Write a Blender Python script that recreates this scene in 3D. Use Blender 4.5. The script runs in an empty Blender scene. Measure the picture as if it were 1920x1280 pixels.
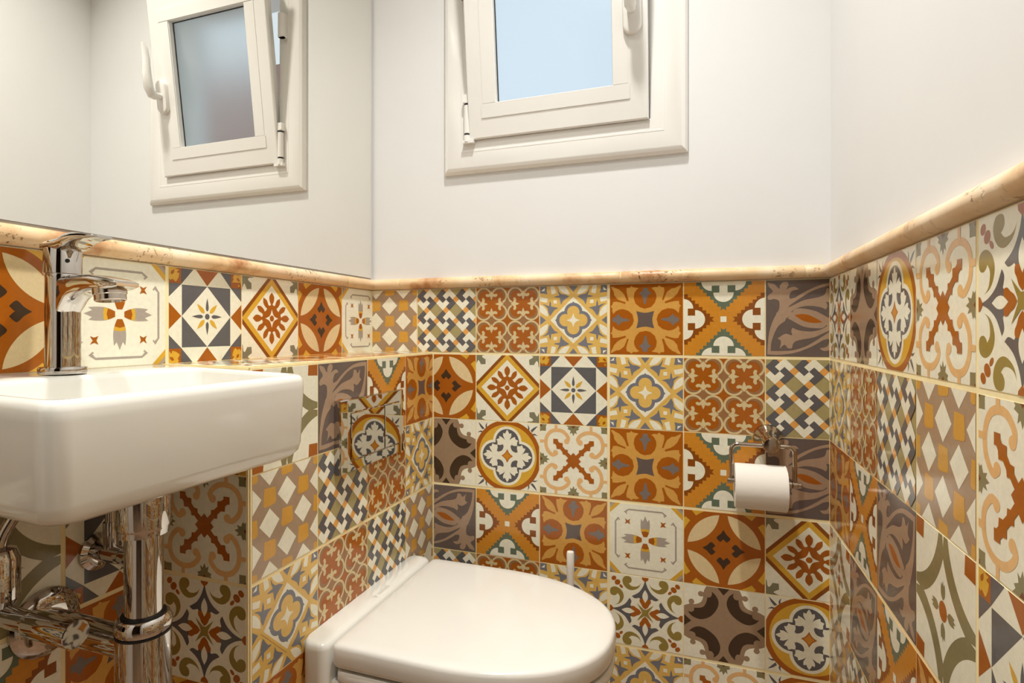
import bpy, bmesh, math, random
from mathutils import Vector, Matrix
from mathutils.geometry import tessellate_polygon

# ------------------------------------------------------------------ setup
# design unit: 1 = one wall tile (0.155 m); design z = 0 is the bottom of the stone rail
T = 0.155
FLOOR = -6.65
CEIL = 9.3
XL, XR, XE, YE = 0.154, 6.743, 1.251, -3.897
YREAR = -10.0
ZR = [0.0, -1.0, -2.01, -3.035, -4.04, -5.035, -6.05, FLOOR]
PI = math.pi

def W(x, y, z):
    return Vector((x * T, y * T, (z - FLOOR) * T))

scn = bpy.context.scene
col = scn.collection
cam_d = bpy.data.cameras.new('camera')
cam = bpy.data.objects.new('camera', cam_d)
col.objects.link(cam)
cam_d.sensor_width = 36.0
cam_d.lens = 1074.6 / 1920 * 36.0
cam_d.shift_x = (960 - 922.4) / 1920
cam_d.shift_y = -(640 - 619.9) / 1920
cam_d.clip_start = 0.01
cam.location = W(5.1947, -8.1554, -0.6524)
cam.rotation_euler = (PI / 2, 0, 0.3464)
scn.camera = cam

world = bpy.data.worlds.new('sky')
scn.world = world
world.use_nodes = True
bg = world.node_tree.nodes['Background']
bg.inputs[0].default_value = (0.72, 0.82, 0.90, 1)
bg.inputs[1].default_value = 1.1

def area(name, loc, size, power, color):
    l = bpy.data.lights.new(name, 'AREA')
    l.shape = 'DISK'
    l.size = size
    l.energy = power
    l.color = color
    o = bpy.data.objects.new(name, l)
    o.location = W(*loc)
    col.objects.link(o)
    return o

WARM = (1.0, 0.985, 0.93)
LAMPS = [(3.9, -3.45), (3.6, -7.9)]
area('lamp_light', (LAMPS[0][0], LAMPS[0][1], CEIL - 0.15), 0.09, 8.9, WARM).data.spread = 1.9
area('lamp_light', (LAMPS[1][0], LAMPS[1][1], CEIL - 0.15), 0.09, 7.0, WARM).data.spread = 2.1

scn.view_settings.view_transform = 'Standard'
scn.view_settings.look = 'None'
scn.view_settings.gamma = 1.0
scn.view_settings.exposure = 0.0
scn.view_settings.use_curve_mapping = False

# ------------------------------------------------------------------ materials
def lin(c):
    return tuple(((v / 255) / 12.92 if v / 255 <= 0.04045 else ((v / 255 + 0.055) / 1.055) ** 2.4) for v in c)

def mat(name, rgb, rough=0.4, metal=0.0, noise=0.0, nscale=60.0, bump=0.0, bscale=200.0, coat=0.0, spec=0.5, raw=False):
    m = bpy.data.materials.new(name)
    m.use_nodes = True
    nt = m.node_tree
    b = nt.nodes['Principled BSDF']
    c = rgb if raw else lin(rgb)
    b.inputs['Base Color'].default_value = (*c, 1)
    b.inputs['Roughness'].default_value = rough
    b.inputs['Metallic'].default_value = metal
    b.inputs['Specular IOR Level'].default_value = spec
    if coat:
        b.inputs['Coat Weight'].default_value = coat
        b.inputs['Coat Roughness'].default_value = 0.05
    if noise or bump:
        tc = nt.nodes.new('ShaderNodeTexCoord')
    if noise:
        n = nt.nodes.new('ShaderNodeTexNoise')
        n.inputs['Scale'].default_value = nscale
        n.inputs['Detail'].default_value = 6
        n.inputs['Roughness'].default_value = 0.65
        nt.links.new(tc.outputs['Object'], n.inputs['Vector'])
        mx = nt.nodes.new('ShaderNodeMix')
        mx.data_type = 'RGBA'
        mx.inputs[6].default_value = (*[min(1, v * (1 - noise)) for v in c], 1)
        mx.inputs[7].default_value = (*[min(1, v * (1 + noise)) for v in c], 1)
        mr = nt.nodes.new('ShaderNodeMapRange')
        mr.inputs[1].default_value = 0.3
        mr.inputs[2].default_value = 0.7
        nt.links.new(n.outputs[0], mr.inputs[0])
        nt.links.new(mr.outputs[0], mx.inputs[0])
        nt.links.new(mx.outputs[2], b.inputs['Base Color'])
    if bump:
        n2 = nt.nodes.new('ShaderNodeTexNoise')
        n2.inputs['Scale'].default_value = bscale
        n2.inputs['Detail'].default_value = 4
        nt.links.new(tc.outputs['Object'], n2.inputs['Vector'])
        bp = nt.nodes.new('ShaderNodeBump')
        bp.inputs['Strength'].default_value = bump
        bp.inputs['Distance'].default_value = 0.001
        nt.links.new(n2.outputs[0], bp.inputs['Height'])
        nt.links.new(bp.outputs[0], b.inputs['Normal'])
    return m

M = {
    'plaster': mat('white_plaster', (229, 229, 229), 0.7, noise=0.01, nscale=8, bump=0.05, bscale=60),
    'ceiling': mat('ceiling_paint', (240, 238, 234), 0.8),
    'ceramic': mat('white_ceramic', (234, 232, 224), 0.12, coat=0.4),
    'seat': mat('white_seat_plastic', (230, 227, 220), 0.16, coat=0.3),
    'pvc': mat('white_window_plastic', (238, 236, 232), 0.18, coat=0.2),
    'chrome': mat('polished_chrome', (196, 190, 184), 0.025, 1.0),
    'steel': mat('brushed_steel', (190, 178, 165), 0.14, 1.0),
    'dark': mat('black_rubber', (22, 20, 20), 0.5),
    'mirror': mat('mirror_silver', (243, 241, 235), 0.0, 1.0),
    'mirror_edge': mat('mirror_edge_glass', (60, 75, 66), 0.2),
    'paper': mat('toilet_paper', (238, 234, 226), 0.95, bump=0.35, bscale=90, spec=0.1),
    'grout': mat('cream_grout', (250, 232, 182), 0.8, noise=0.06, nscale=30, spec=0.2),
    'floor': mat('floor_tile_beige', (150, 120, 95), 0.4, noise=0.2, nscale=6),
    'wood': mat('door_white', (225, 220, 210), 0.4),
    'hall': mat('hall_paint', (120, 96, 76), 0.8),
    'brick': mat('far_render', (168, 138, 130), 0.9, noise=0.35, nscale=1.0),
    'bulb': mat('lamp_glass', (255, 240, 215), 0.3),
    'grey_ink': mat('grey_print', (190, 182, 176), 0.5),
    'plastic': mat('white_plastic', (240, 236, 228), 0.3),
}
bb = M['bulb'].node_tree.nodes['Principled BSDF']
bb.inputs['Emission Color'].default_value = (1.0, 0.85, 0.62, 1)
bb.inputs['Emission Strength'].default_value = 12.0

def glass_mat():
    m = bpy.data.materials.new('satin_glass')
    m.use_nodes = True
    b = m.node_tree.nodes['Principled BSDF']
    b.inputs['Base Color'].default_value = (0.86, 0.92, 0.95, 1)
    b.inputs['Transmission Weight'].default_value = 1.0
    b.inputs['Roughness'].default_value = 0.32
    b.inputs['IOR'].default_value = 1.3
    b.inputs['Coat Weight'].default_value = 0.3
    b.inputs['Coat Roughness'].default_value = 0.03
    return m
M['glass'] = glass_mat()

def travertine():
    m = bpy.data.materials.new('travertine')
    m.use_nodes = True
    nt = m.node_tree
    b = nt.nodes['Principled BSDF']
    b.inputs['Roughness'].default_value = 0.38
    tc = nt.nodes.new('ShaderNodeTexCoord')
    n = nt.nodes.new('ShaderNodeTexNoise')
    n.inputs['Scale'].default_value = 9
    n.inputs['Detail'].default_value = 8
    n.inputs['Roughness'].default_value = 0.6
    nt.links.new(tc.outputs['Object'], n.inputs['Vector'])
    cr = nt.nodes.new('ShaderNodeValToRGB')
    e = cr.color_ramp.elements
    e[0].position = 0.33; e[0].color = (*lin((182, 124, 76)), 1)
    e[1].position = 0.68; e[1].color = (*lin((244, 222, 192)), 1)
    k = e.new(0.45); k.color = (*lin((230, 194, 148)), 1)
    nt.links.new(n.outputs[0], cr.inputs[0])
    # pits
    n2 = nt.nodes.new('ShaderNodeTexNoise')
    n2.inputs['Scale'].default_value = 150
    n2.inputs['Detail'].default_value = 2
    nt.links.new(tc.outputs['Object'], n2.inputs['Vector'])
    n3 = nt.nodes.new('ShaderNodeTexNoise')
    n3.inputs['Scale'].default_value = 13
    nt.links.new(tc.outputs['Object'], n3.inputs['Vector'])
    ad = nt.nodes.new('ShaderNodeMath'); ad.operation = 'MULTIPLY'
    mr3 = nt.nodes.new('ShaderNodeMapRange')
    mr3.inputs[1].default_value = 0.5; mr3.inputs[2].default_value = 0.68
    nt.links.new(n3.outputs[0], mr3.inputs[0])
    mr2 = nt.nodes.new('ShaderNodeMapRange')
    mr2.inputs[1].default_value = 0.58; mr2.inputs[2].default_value = 0.68
    nt.links.new(n2.outputs[0], mr2.inputs[0])
    nt.links.new(mr2.outputs[0], ad.inputs[0])
    nt.links.new(mr3.outputs[0], ad.inputs[1])
    mx = nt.nodes.new('ShaderNodeMix'); mx.data_type = 'RGBA'
    nt.links.new(ad.outputs[0], mx.inputs[0])
    nt.links.new(cr.outputs[0], mx.inputs[6])
    mx.inputs[7].default_value = (*lin((120, 70, 38)), 1)
    nt.links.new(mx.outputs[2], b.inputs['Base Color'])
    bp = nt.nodes.new('ShaderNodeBump')
    bp.invert = True
    bp.inputs['Strength'].default_value = 0.8
    bp.inputs['Distance'].default_value = 0.002
    nt.links.new(ad.outputs[0], bp.inputs['Height'])
    nt.links.new(bp.outputs[0], b.inputs['Normal'])
    return m
M['travertine'] = travertine()

# printed tile colours
PAL = {
    'cream': (240, 229, 208), 'line': (244, 232, 204),
    'rust': (164, 90, 22), 'rustd': (138, 76, 22), 'gold': (214, 166, 56), 'ocre': (208, 156, 78), 'amber': (203, 135, 44),
    'oran': (222, 160, 84), 'slate': (94, 92, 94), 'slateb': (118, 118, 126), 'choc': (64, 48, 34),
    'taupe': (166, 138, 114), 'taupd': (102, 88, 82), 'fawn': (164, 138, 112), 'ochre2': (206, 154, 66),
    'olive': (164, 150, 104), 'sage': (208, 188, 142), 'clay': (150, 108, 70), 'green': (100, 112, 92),
    'fawn2': (152, 126, 100), 'peach': (224, 178, 120), 'oliv2': (132, 124, 88), 'brown': (112, 60, 26),
    'oliv3': (146, 126, 60), 'grey': (166, 154, 142), 'sageg': (126, 122, 98), 'petal': (220, 198, 152),
    'moss': (134, 124, 86), 'skin': (222, 214, 202), 'smoke': (122, 112, 106), 'yel': (220, 180, 96),
}
ILL = (1.0, 0.99, 0.98)
for k in PAL:
    c = lin(PAL[k])
    c = tuple(min(0.9, v * 1.10 / i) for v, i in zip(c, ILL))
    M['t_' + k] = mat('glazed_' + k, c, 0.14, noise=0.055, nscale=150, spec=0.45, raw=True)

# ------------------------------------------------------------------ mesh helpers
def finish(name, bm, m, parent=None, smooth=False, origin=None, kind=None, bevel=0.0, bseg=2, angle=0.7):
    """bm is in design units; link it as one mesh object"""
    if bevel:
        es = [e for e in bm.edges if len(e.link_faces) == 2 and e.calc_face_angle(0) > 0.6]
        bmesh.ops.bevel(bm, geom=es, offset=bevel, segments=bseg, profile=0.5, affect='EDGES')
    for v in bm.verts:
        v.co = W(*v.co)
    base = Vector((0, 0, 0))
    if parent is not None:
        base = parent['_o'] if '_o' in parent else (0, 0, 0)
        base = Vector(base)
    elif origin is not None:
        base = W(*origin)
    for v in bm.verts:
        v.co -= base
    me = bpy.data.meshes.new(name)
    bm.to_mesh(me)
    bm.free()
    ms = m if isinstance(m, (list, tuple)) else [m]
    for x in ms:
        me.materials.append(x)
    if smooth:
        me.polygons.foreach_set('use_smooth', [True] * len(me.polygons))
        try:
            me.set_sharp_from_angle(angle=angle)
        except Exception:
            pass
    o = bpy.data.objects.new(name, me)
    col.objects.link(o)
    if parent is not None:
        o.parent = parent
    else:
        o.location = base
    o['_o'] = tuple(base)
    if kind:
        o['kind'] = kind
    return o

def thing(name, label, cat, origin, group=None):
    o = bpy.data.objects.new(name, None)
    o.empty_display_size = 0.02
    col.objects.link(o)
    o.location = W(*origin)
    o['_o'] = tuple(W(*origin))
    o['label'] = label
    o['category'] = cat
    if group:
        o['group'] = group
    return o

def tag(o, label, cat, group=None):
    o['label'] = label
    o['category'] = cat
    if group:
        o['group'] = group
    return o

def box(bm, x0, x1, y0, y1, z0, z1, mi=0):
    vs = [bm.verts.new((x, y, z)) for x in (x0, x1) for y in (y0, y1) for z in (z0, z1)]
    for f in ((0, 1, 3, 2), (4, 6, 7, 5), (0, 4, 5, 1), (2, 3, 7, 6), (0, 2, 6, 4), (1, 5, 7, 3)):
        bm.faces.new([vs[i] for i in f]).material_index = mi
    return vs

def loft(bm, loops, cap0=True, cap1=True, closed=True, mi=0):
    rings = [[bm.verts.new(p) for p in lp] for lp in loops]
    n = len(rings[0])
    for a, b in zip(rings[:-1], rings[1:]):
        for i in range(n if closed else n - 1):
            j = (i + 1) % n
            bm.faces.new((a[i], a[j], b[j], b[i])).material_index = mi
    if cap0:
        bm.faces.new(rings[0][::-1]).material_index = mi
    if cap1:
        bm.faces.new(rings[-1]).material_index = mi
    return rings

def ring(c, ax, r, n=32, up=None):
    ax = Vector(ax).normalized()
    u = ax.cross(Vector((0, 0, 1)) if abs(ax.z) < 0.9 else Vector((1, 0, 0))).normalized()
    v = ax.cross(u)
    return [Vector(c) + (u * math.cos(2 * PI * i / n) + v * math.sin(2 * PI * i / n)) * r for i in range(n)]

def lathe(bm, c, ax, prof, n=40, mi=0, cap=True):
    """prof: list of (distance along axis, radius)"""
    ax = Vector(ax).normalized()
    loft(bm, [ring(Vector(c) + ax * t, ax, max(r, 1e-4), n) for t, r in prof], cap, cap, mi=mi)

def tube(bm, pts, r, n=16, mi=0):
    pts = [Vector(p) for p in pts]
    loops = []
    prev = None
    for i, p in enumerate(pts):
        d = (pts[min(i + 1, len(pts) - 1)] - pts[max(i - 1, 0)]).normalized()
        if prev is None:
            u = d.cross(Vector((0, 0, 1)) if abs(d.z) < 0.9 else Vector((1, 0, 0))).normalized()
        else:
            u = (prev - d * prev.dot(d)).normalized()
        prev = u
        v = d.cross(u)
        rr = r[i] if isinstance(r, (list, tuple)) else r
        loops.append([p + (u * math.cos(2 * PI * k / n) + v * math.sin(2 * PI * k / n)) * rr for k in range(n)])
    loft(bm, loops, mi=mi)

def fillet(pts, r, n=6):
    """round the corners of an open polyline"""
    pts = [Vector(p) for p in pts]
    out = [pts[0]]
    for a, b, c in zip(pts[:-2], pts[1:-1], pts[2:]):
        u = (a - b).normalized(); v = (c - b).normalized()
        p, q = b + u * r, b + v * r
        for k in range(n + 1):
            t = k / n
            out.append(p * (1 - t) ** 2 + b * 2 * t * (1 - t) + q * t * t)
    out.append(pts[-1])
    return out

def rrect(x0, x1, y0, y1, r, z, n=8):
    r = max(r, 1e-3)
    out = []
    for cx, cy, a in ((x1 - r, y0 + r, -PI / 2), (x1 - r, y1 - r, 0), (x0 + r, y1 - r, PI / 2), (x0 + r, y0 + r, PI)):
        for k in range(n + 1):
            t = a + PI / 2 * k / n
            out.append((cx + r * math.cos(t), cy + r * math.sin(t), z))
    return out

# ------------------------------------------------------------------ tile designs (unit square, centre origin)
def arc(cx, cy, r, a0, a1, n=16, ry=None):
    ry = r if ry is None else ry
    return [(cx + r * math.cos(math.radians(a0 + (a1 - a0) * i / n)), cy + ry * math.sin(math.radians(a0 + (a1 - a0) * i / n))) for i in range(n + 1)]

def cat(pts, n=4, closed=False):
    m = len(pts)
    out = []
    for i in range(m if closed else m - 1):
        if closed:
            a, b, c, d = pts[i - 1], pts[i], pts[(i + 1) % m], pts[(i + 2) % m]
        else:
            a, b, c, d = pts[max(i - 1, 0)], pts[i], pts[i + 1], pts[min(i + 2, m - 1)]
        for k in range(n):
            t = k / n
            out.append(tuple(0.5 * (2 * b[q] + (c[q] - a[q]) * t + (2 * a[q] - 5 * b[q] + 4 * c[q] - d[q]) * t * t + (3 * b[q] - a[q] - 3 * c[q] + d[q]) * t ** 3) for q in (0, 1)))
    if not closed:
        out.append(tuple(pts[-1]))
    return out

def tr(cx, cy, ux, uy, s, sh=0.0):
    """points measured on an enlarged tile picture -> unit tile"""
    out = []
    for w in s.split():
        x, y = map(float, w.split(','))
        y -= sh * (x - cx)
        out.append(((x - cx) / ux, (cy - y) / uy))
    return out

def corners(s_pts, marks):
    """smooth between the sharp points listed by index"""
    n = len(s_pts)
    out = []
    mk = sorted(marks)
    for a, b in zip(mk, mk[1:] + [mk[0] + n]):
        seg = [s_pts[i % n] for i in range(a, b + 1)]
        out += cat(seg, 4)[:-1]
    return out

SYM = {
    '1': [(1, 0, 0, 1)], '2': [(1, 0, 0, 1), (-1, 0, 0, -1)],
    'r': [(1, 0, 0, 1), (0, -1, 1, 0), (-1, 0, 0, -1), (0, 1, -1, 0)],
    'x': [(1, 0, 0, 1), (-1, 0, 0, 1), (1, 0, 0, -1), (-1, 0, 0, -1)],
    'm': [(1, 0, 0, 1), (-1, 0, 0, 1)],
}
SYM['8'] = SYM['r'] + [(-a, -b, c, d) for a, b, c, d in SYM['r']]

class Design:
    def __init__(s, base):
        s.items = []
        s.p(base, [(-.5, -.5), (.5, -.5), (.5, .5), (-.5, .5)])
    def p(s, c, pts, sym='1', off=(0, 0)):
        for a, b, e, d in SYM[sym]:
            q = [(a * x + b * y + off[0], e * x + d * y + off[1]) for x, y in pts]
            area_ = sum(q[i - 1][0] * q[i][1] - q[i][0] * q[i - 1][1] for i in range(len(q)))
            if area_ < 0:
                q.reverse()
            s.items.append((c, q))
    def c(s, c, x, y, r, sym='1', ry=None, rot=0, n=20, off=(0, 0)):
        ry = r if ry is None else ry
        t = math.radians(rot)
        pts = []
        for i in range(n):
            a = 2 * PI * i / n
            u, v = r * math.cos(a), ry * math.sin(a)
            pts.append((x + u * math.cos(t) - v * math.sin(t), y + u * math.sin(t) + v * math.cos(t)))
        s.p(c, pts, sym, off)
    def s(s, c, pts, w, sym='1', off=(0, 0)):
        n = len(pts)
        L, R = [], []
        for i, (x, y) in enumerate(pts):
            a, b = pts[max(i - 1, 0)], pts[min(i + 1, n - 1)]
            dx, dy = b[0] - a[0], b[1] - a[1]
            l = math.hypot(dx, dy) or 1
            ww = (w[0] + (w[1] - w[0]) * i / (n - 1)) if isinstance(w, tuple) else w
            k = ww / 2
            if 0 < i < n - 1:   # mitre
                d1 = (x - a[0], y - a[1]); d2 = (b[0] - x, b[1] - y)
                l1 = math.hypot(*d1) or 1; l2 = math.hypot(*d2) or 1
                cs = (d1[0] * d2[0] + d1[1] * d2[1]) / l1 / l2
                k /= max(0.6, math.sqrt(max(0, (1 + cs) / 2)))
            L.append((x - dy / l * k, y + dx / l * k))
            R.append((x + dy / l * k, y - dx / l * k))
        s.p(c, L + R[::-1], sym, off)
    def mesh(s):
        """triangles (colour, level, tri)"""
        out = []
        for lv, (c, q) in enumerate(s.items):
            # drop duplicate neighbours
            z = []
            for pt in q:
                if not z or abs(pt[0] - z[-1][0]) + abs(pt[1] - z[-1][1]) > 1e-5:
                    z.append(pt)
            if abs(z[0][0] - z[-1][0]) + abs(z[0][1] - z[-1][1]) < 1e-5:
                z.pop()
            if len(z) < 3:
                continue
            for t in tessellate_polygon([[Vector((x, y, 0)) for x, y in z]]):
                tri = [z[i] for i in t]
                a = (tri[1][0] - tri[0][0]) * (tri[2][1] - tri[0][1]) - (tri[2][0] - tri[0][0]) * (tri[1][1] - tri[0][1])
                if abs(a) < 1e-9:
                    continue
                if a < 0:
                    tri.reverse()
                out.append((c, lv, tri))
        return out

D = {}
# A: pinwheel of L-shaped pieces
d = Design('olive'); s6 = 1 / 6
for i in range(-2, 3):
    for j in range(-2, 3):
        o = (i / 3, j / 3)
        if abs(i) > 1 or abs(j) > 1:
            if abs(i) > 1 and abs(j) > 1:
                continue
        k = 1 / 3
        f = lambda pts: [(x * k, y * k) for x, y in pts]
        d.p('cream', f([(-s6, s6), (s6, .5), (.5, s6), (2 * s6, 0), (s6, s6), (0, 0)]), '2', o)
        d.p('slate', f([(s6, s6), (0, 0), (s6, -s6), (0, -2 * s6), (s6, -.5), (.5, -s6)]), '2', o)
        if i < 2 and j < 2:
            d.p('oran', f([(2 * s6, 0), (.5, s6), (4 * s6, 0), (.5, -s6)]), '1', o)
            d.p('oran', f([(0, 2 * s6), (s6, .5), (0, 4 * s6), (-s6, .5)]), '1', o)
D['A'] = d
# B: white diamonds and ochre squares
d = Design('fawn')
for i in range(-2, 3):
    for j in range(-2, 3):
        x, y = i / 4, j / 4
        if (i + j) % 2:
            d.p('cream', [(x - .139, y), (x, y - .141), (x + .139, y), (x, y + .141)])
        else:
            d.p('ochre2', [(x - .085, y - .07), (x - .06, y - .09), (x + .07, y - .08), (x + .09, y - .06), (x + .08, y + .08), (x - .07, y + .09)])
D['B'] = d
# C: interlaced rings with fleurs
d = Design('rust')
for cx in (-.25, .25):
    for cy in (-.25, .25):
        o = (cx, cy); h = .5
        f = lambda pts: [(x * h, y * h) for x, y in pts]
        d.p('clay', f([(0, .35), (.2, .5), (-.2, .5)]), 'r', o)
        d.p('clay', f(arc(.25, .25, .2, -50, 140, 14) + arc(.2, .2, .19, 140, -50, 14)), 'r', o)
        d.s('sage', f(arc(.25, .25, .225, -62, 152, 22)), .026, 'r', o)
        fl = [(0, .115), (.03, .18), (.045, .235), (.09, .215), (.14, .215), (.185, .245), (.19, .29), (.15, .312), (.11, .295), (.08, .3), (.04, .35), (0, .385)]
        d.p('sage', f(fl + [(-x, y) for x, y in fl[::-1][1:-1]]), 'r', o)
D['C'] = d
# D: yellow interlace with quatrefoil
d = Design('yel')
d.p('slateb', [(-.075, .5), (0, .405), (.075, .5)], 'r')
leaf = corners([(-.05, .372), (-.09, .45), (-.15, .51), (-.235, .51), (-.2, .44), (-.13, .385)], [0, 3])
d.p('cream', leaf, '8')
d.p('cream', [(-.345, .51), (-.33, .44), (-.318, .375), (-.255, .392), (-.268, .455), (-.29, .51)], '8')
d.p('slateb', [(-.5, .5), (-.5, .395), (-.44, .39), (-.385, .38), (-.395, .44), (-.392, .5)], 'r')
d.p('cream', [(-.42, .475), (-.475, .425), (-.425, .43)], 'r')
fl = tr(628, 630, 1140, 1140, '560,240 500,212 430,200 388,160 358,105 368,160 395,222 345,228 300,242 345,254 400,258 408,310 425,378 450,320 495,282')
d.p('slateb', fl, '8')
d.p('cream', [(-.29, .24), (-.24, .24), (-.24, .29), (-.29, .29)], 'r')
d.p('yel', [(0, .372), (.372, 0), (0, -.372), (-.372, 0)])
d.p('cream', [(0, .335), (.335, 0), (0, -.335), (-.335, 0)])
d.c('slateb', 0, .12, .132, 'r')
d.p('slateb', [(-.07, .22), (-.03, .238), (0, .268), (.03, .238), (.07, .22)], 'r')
d.p('slateb', [(-.12, -.12), (.12, -.12), (.12, .12), (-.12, .12)])
d.c('yel', 0, .115, .09, 'r')
d.p('yel', [(-.085, -.085), (.085, -.085), (.085, .085), (-.085, .085)])
st = corners([(0, .1), (.03, .03), (.1, 0), (.03, -.03), (0, -.1), (-.03, -.03), (-.1, 0), (-.03, .03)], [0, 2, 4, 6])
d.p('cream', st)
D['D'] = d
# E: ochre cross with four rust circles
d = Design('rust')
e = tr(622, 640, 1180, 1170, '622,640 622,465 540,440 470,380 440,290 450,210 480,160 520,128 460,118 425,112 400,90 378,118 325,122 328,190 340,250 362,325 345,338 328,330 300,255 265,200 205,145 150,122 110,97 68,92 95,140 118,180 125,235 180,305 250,335 310,355 305,382 230,358 160,342 105,350 98,385 68,425 98,455 92,495 110,545 150,500 210,470 270,465 350,490 420,550 440,640')
d.p('ocre', e, 'r')
d.p('taupd', corners([(-.12, .12), (0, .095), (.12, .12), (.095, 0), (.12, -.12), (0, -.095), (-.12, -.12), (-.095, 0)], [0, 2, 4, 6]))
g = tr(622, 640, 1180, 1170, '590,125 655,125 672,175 718,215 670,250 648,300 630,380 602,380 592,310 568,250 528,215 575,180')
d.p('smoke', corners(g, [0]), 'r')
D['E'] = d
# F: zigzag cross
d = Design('amber')
def stair(sx):
    pts = []
    x, y = .34, .445
    pts.append((x, y))
    for k in range(7):
        pts.append((x - .044, y)); y -= .0465; x -= .044
        pts.append((x, y))
    return pts
stp = stair(1)
zig = [(.335, .51)] + stp + [(.045, .105), (0, .14), (-.045, .105)] + [(-a, b) for a, b in stp[::-1]] + [(-.335, .51)]
for rt in range(4):
    a = [(1, 0, 0, 1), (0, -1, 1, 0), (-1, 0, 0, -1), (0, 1, -1, 0)][rt]
    R = lambda pts: [(a[0] * x + a[1] * y, a[2] * x + a[3] * y) for x, y in pts]
    cc = 'green' if rt % 2 == 0 else 'rustd'
    d.p(cc, R(zig))
    d.p('cream', R(arc(0, .352, .125, 180, 360, 18)))
    d.p('cream', R([(-.05, .34), (.05, .34), (.05, .51), (-.05, .51)]))
    for sg in (1, -1):
        d.p('cream', R([(sg * x, y) for x, y in [(.05, .45), (.05, .51)] + [(.28, .51)] + arc(.145, .505, .13, 0, -90, 10)]))
        d.p(cc, R([(sg * x, y) for x, y in [(.05, .352), (.145, .352), (.145, .445), (.05, .445)]]))
d.p('cream', [(-.037, -.037), (.037, -.037), (.037, .037), (-.037, .037)])
D['F'] = d
# G: leaf arch
d = Design('taupd')
gx = lambda s: [(x + .5 - .5, y) for x, y in tr(665, 620, 1240, 1150, s)]
# long curved borders (lens with points bottom-left and top-right)
d.p('taupe', corners(gx('72,1145 82,980 100,830 135,700 200,560 270,520 370,470 330,650 230,730 165,860 130,980 122,1095'), [0, 7, 11]), '2')
d.p('taupe', corners(gx('72,1145 250,1148 450,1120 620,1060 760,990 900,900 985,850 960,800 860,870 740,950 600,1030 430,1082 280,1092 122,1095'), [0, 6, 7, 13]), '2')
d.p('taupe', gx('985,850 1130,700 1080,600 960,800'), '2')
# stem and flower
d.p('taupe', corners(gx('360,460 390,430 480,310 400,330 388,290 425,215 520,195 480,160 420,158 340,190 375,130 365,85 300,80 258,130 245,180 180,110 78,85 100,150 155,215 100,260 78,300 95,338 170,325 235,350 250,420 235,500 200,560 260,640 360,600 430,540'), [0, 2, 3, 6, 9, 15, 17, 22, 30]), '2')
# side branch
d.p('taupe', corners(gx('360,460 450,420 600,350 800,310 880,270 905,190 960,190 1010,240 1080,180 1060,290 1110,330 1000,400 905,380 915,440 895,490 820,455 680,435 560,445 450,490 370,560'), [0, 5, 8, 10, 14, 19]), '2')
# central lens
d.p('taupe', corners(gx('380,600 470,490 620,485 750,510 880,580 1000,650 950,640 860,760 700,760 560,720 450,660'), [0, 5]), '2')
d.p('rust', corners([(-.165, .045), (-.08, .06), (.02, .035), (.15, -.045), (.06, -.055), (-.06, -.03)], [0, 3]))
D['G'] = d
# H: cream tile with fleur cross
d = Design('cream')
d.p('gold', [(-.5, .5), (-.5, .315), (-.315, .5)], 'r')
d.p('grey', [(-.5, .5), (-.5, .385), (-.385, .5)], 'r')
d.p('fawn2', [(-.5, .5), (-.5, .43), (-.43, .5)], 'r')
d.s('grey', [(-.245, .345), (-.272, .362), (-.225, .402), (.225, .402), (.272, .362), (.245, .345)], .02, 'r')
pet = corners([(-.025, .045), (-.045, .09), (-.06, .15), (-.062, .22), (-.055, .29), (-.03, .255), (0, .33), (.03, .255), (.055, .29), (.062, .22), (.06, .15), (.045, .09), (.025, .045)], [0, 4, 5, 6, 7, 8, 12])
d.p('grey', pet, 'r')
d.p('gold', [(-.025, .045), (-.045, .09), (-.058, .15), (0, .157), (.058, .15), (.045, .09), (.025, .045)], 'r')
d.p('rust', [(-.025, .045), (-.04, .08), (-.05, .112), (0, .125), (.05, .112), (.04, .08), (.025, .045)], 'r')
d.p('rust', [(-.275, .275), (-.25, .26), (-.24, .25), (-.2, .275), (-.213, .24), (-.2, .2), (-.238, .218), (-.275, .2), (-.258, .238)], 'r')
D['H'] = d
# I: four petals in a ring
d = Design('rust')
d.p('gold', arc(0, 0, .615, 97, 129.5, 12) + arc(0, 0, .535, 129.5, 97, 12), '8')
out = arc(0, 0, .452, 96.5, 173.5, 16)
inn = arc(-.5, .5, .452, -6.5, -83.5, 16)
d.p('petal', out + inn[::-1][1:-1], 'r')
d.p('choc', corners([(0, .262), (-.035, .205), (-.085, .15), (-.04, .098), (-.012, .125), (0, .14), (.012, .125), (.04, .098), (.085, .15), (.035, .205)], [0, 3, 5, 7]), 'r')
D['I'] = d
# J: framed diamond with snowflake
d = Design('cream')
d.p('sageg', corners([(-.51, .51), (-.51, .3), (-.475, .385), (-.455, .4), (-.42, .34), (-.345, .345), (-.345, .415), (-.4, .45), (-.385, .475), (-.32, .485), (-.3, .51)], [0, 1, 4, 5, 6, 10]), 'r')
d.p('rustd', [(0, .565), (.565, 0), (0, -.565), (-.565, 0)])
d.p('gold', [(0, .5), (.5, 0), (0, -.5), (-.5, 0)])
d.p('cream', [(0, .412), (.412, 0), (0, -.412), (-.412, 0)])
tear = lambda x, y, w, h, a: [(x + u * math.cos(a) - v * math.sin(a), y + u * math.sin(a) + v * math.cos(a)) for u, v in corners([(0, h), (w, h * .3), (w * .8, -h * .6), (0, -h), (-w * .8, -h * .6), (-w, h * .3)], [0])]
d.p('rust', tear(0, .25, .042, .075, 0), 'r')
d.s('rust', [(0, .1), (0, .22)], .035, 'r')
d.p('rust', tear(.108, .19, .034, .075, -.55), '8')
d.s('rust', [(.02, .11), (.085, .155)], .05, '8')
d.p('rust', [(0, .175), (.07, .145), (.11, .08), (.08, .0), (0, .02)], '8')
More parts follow.
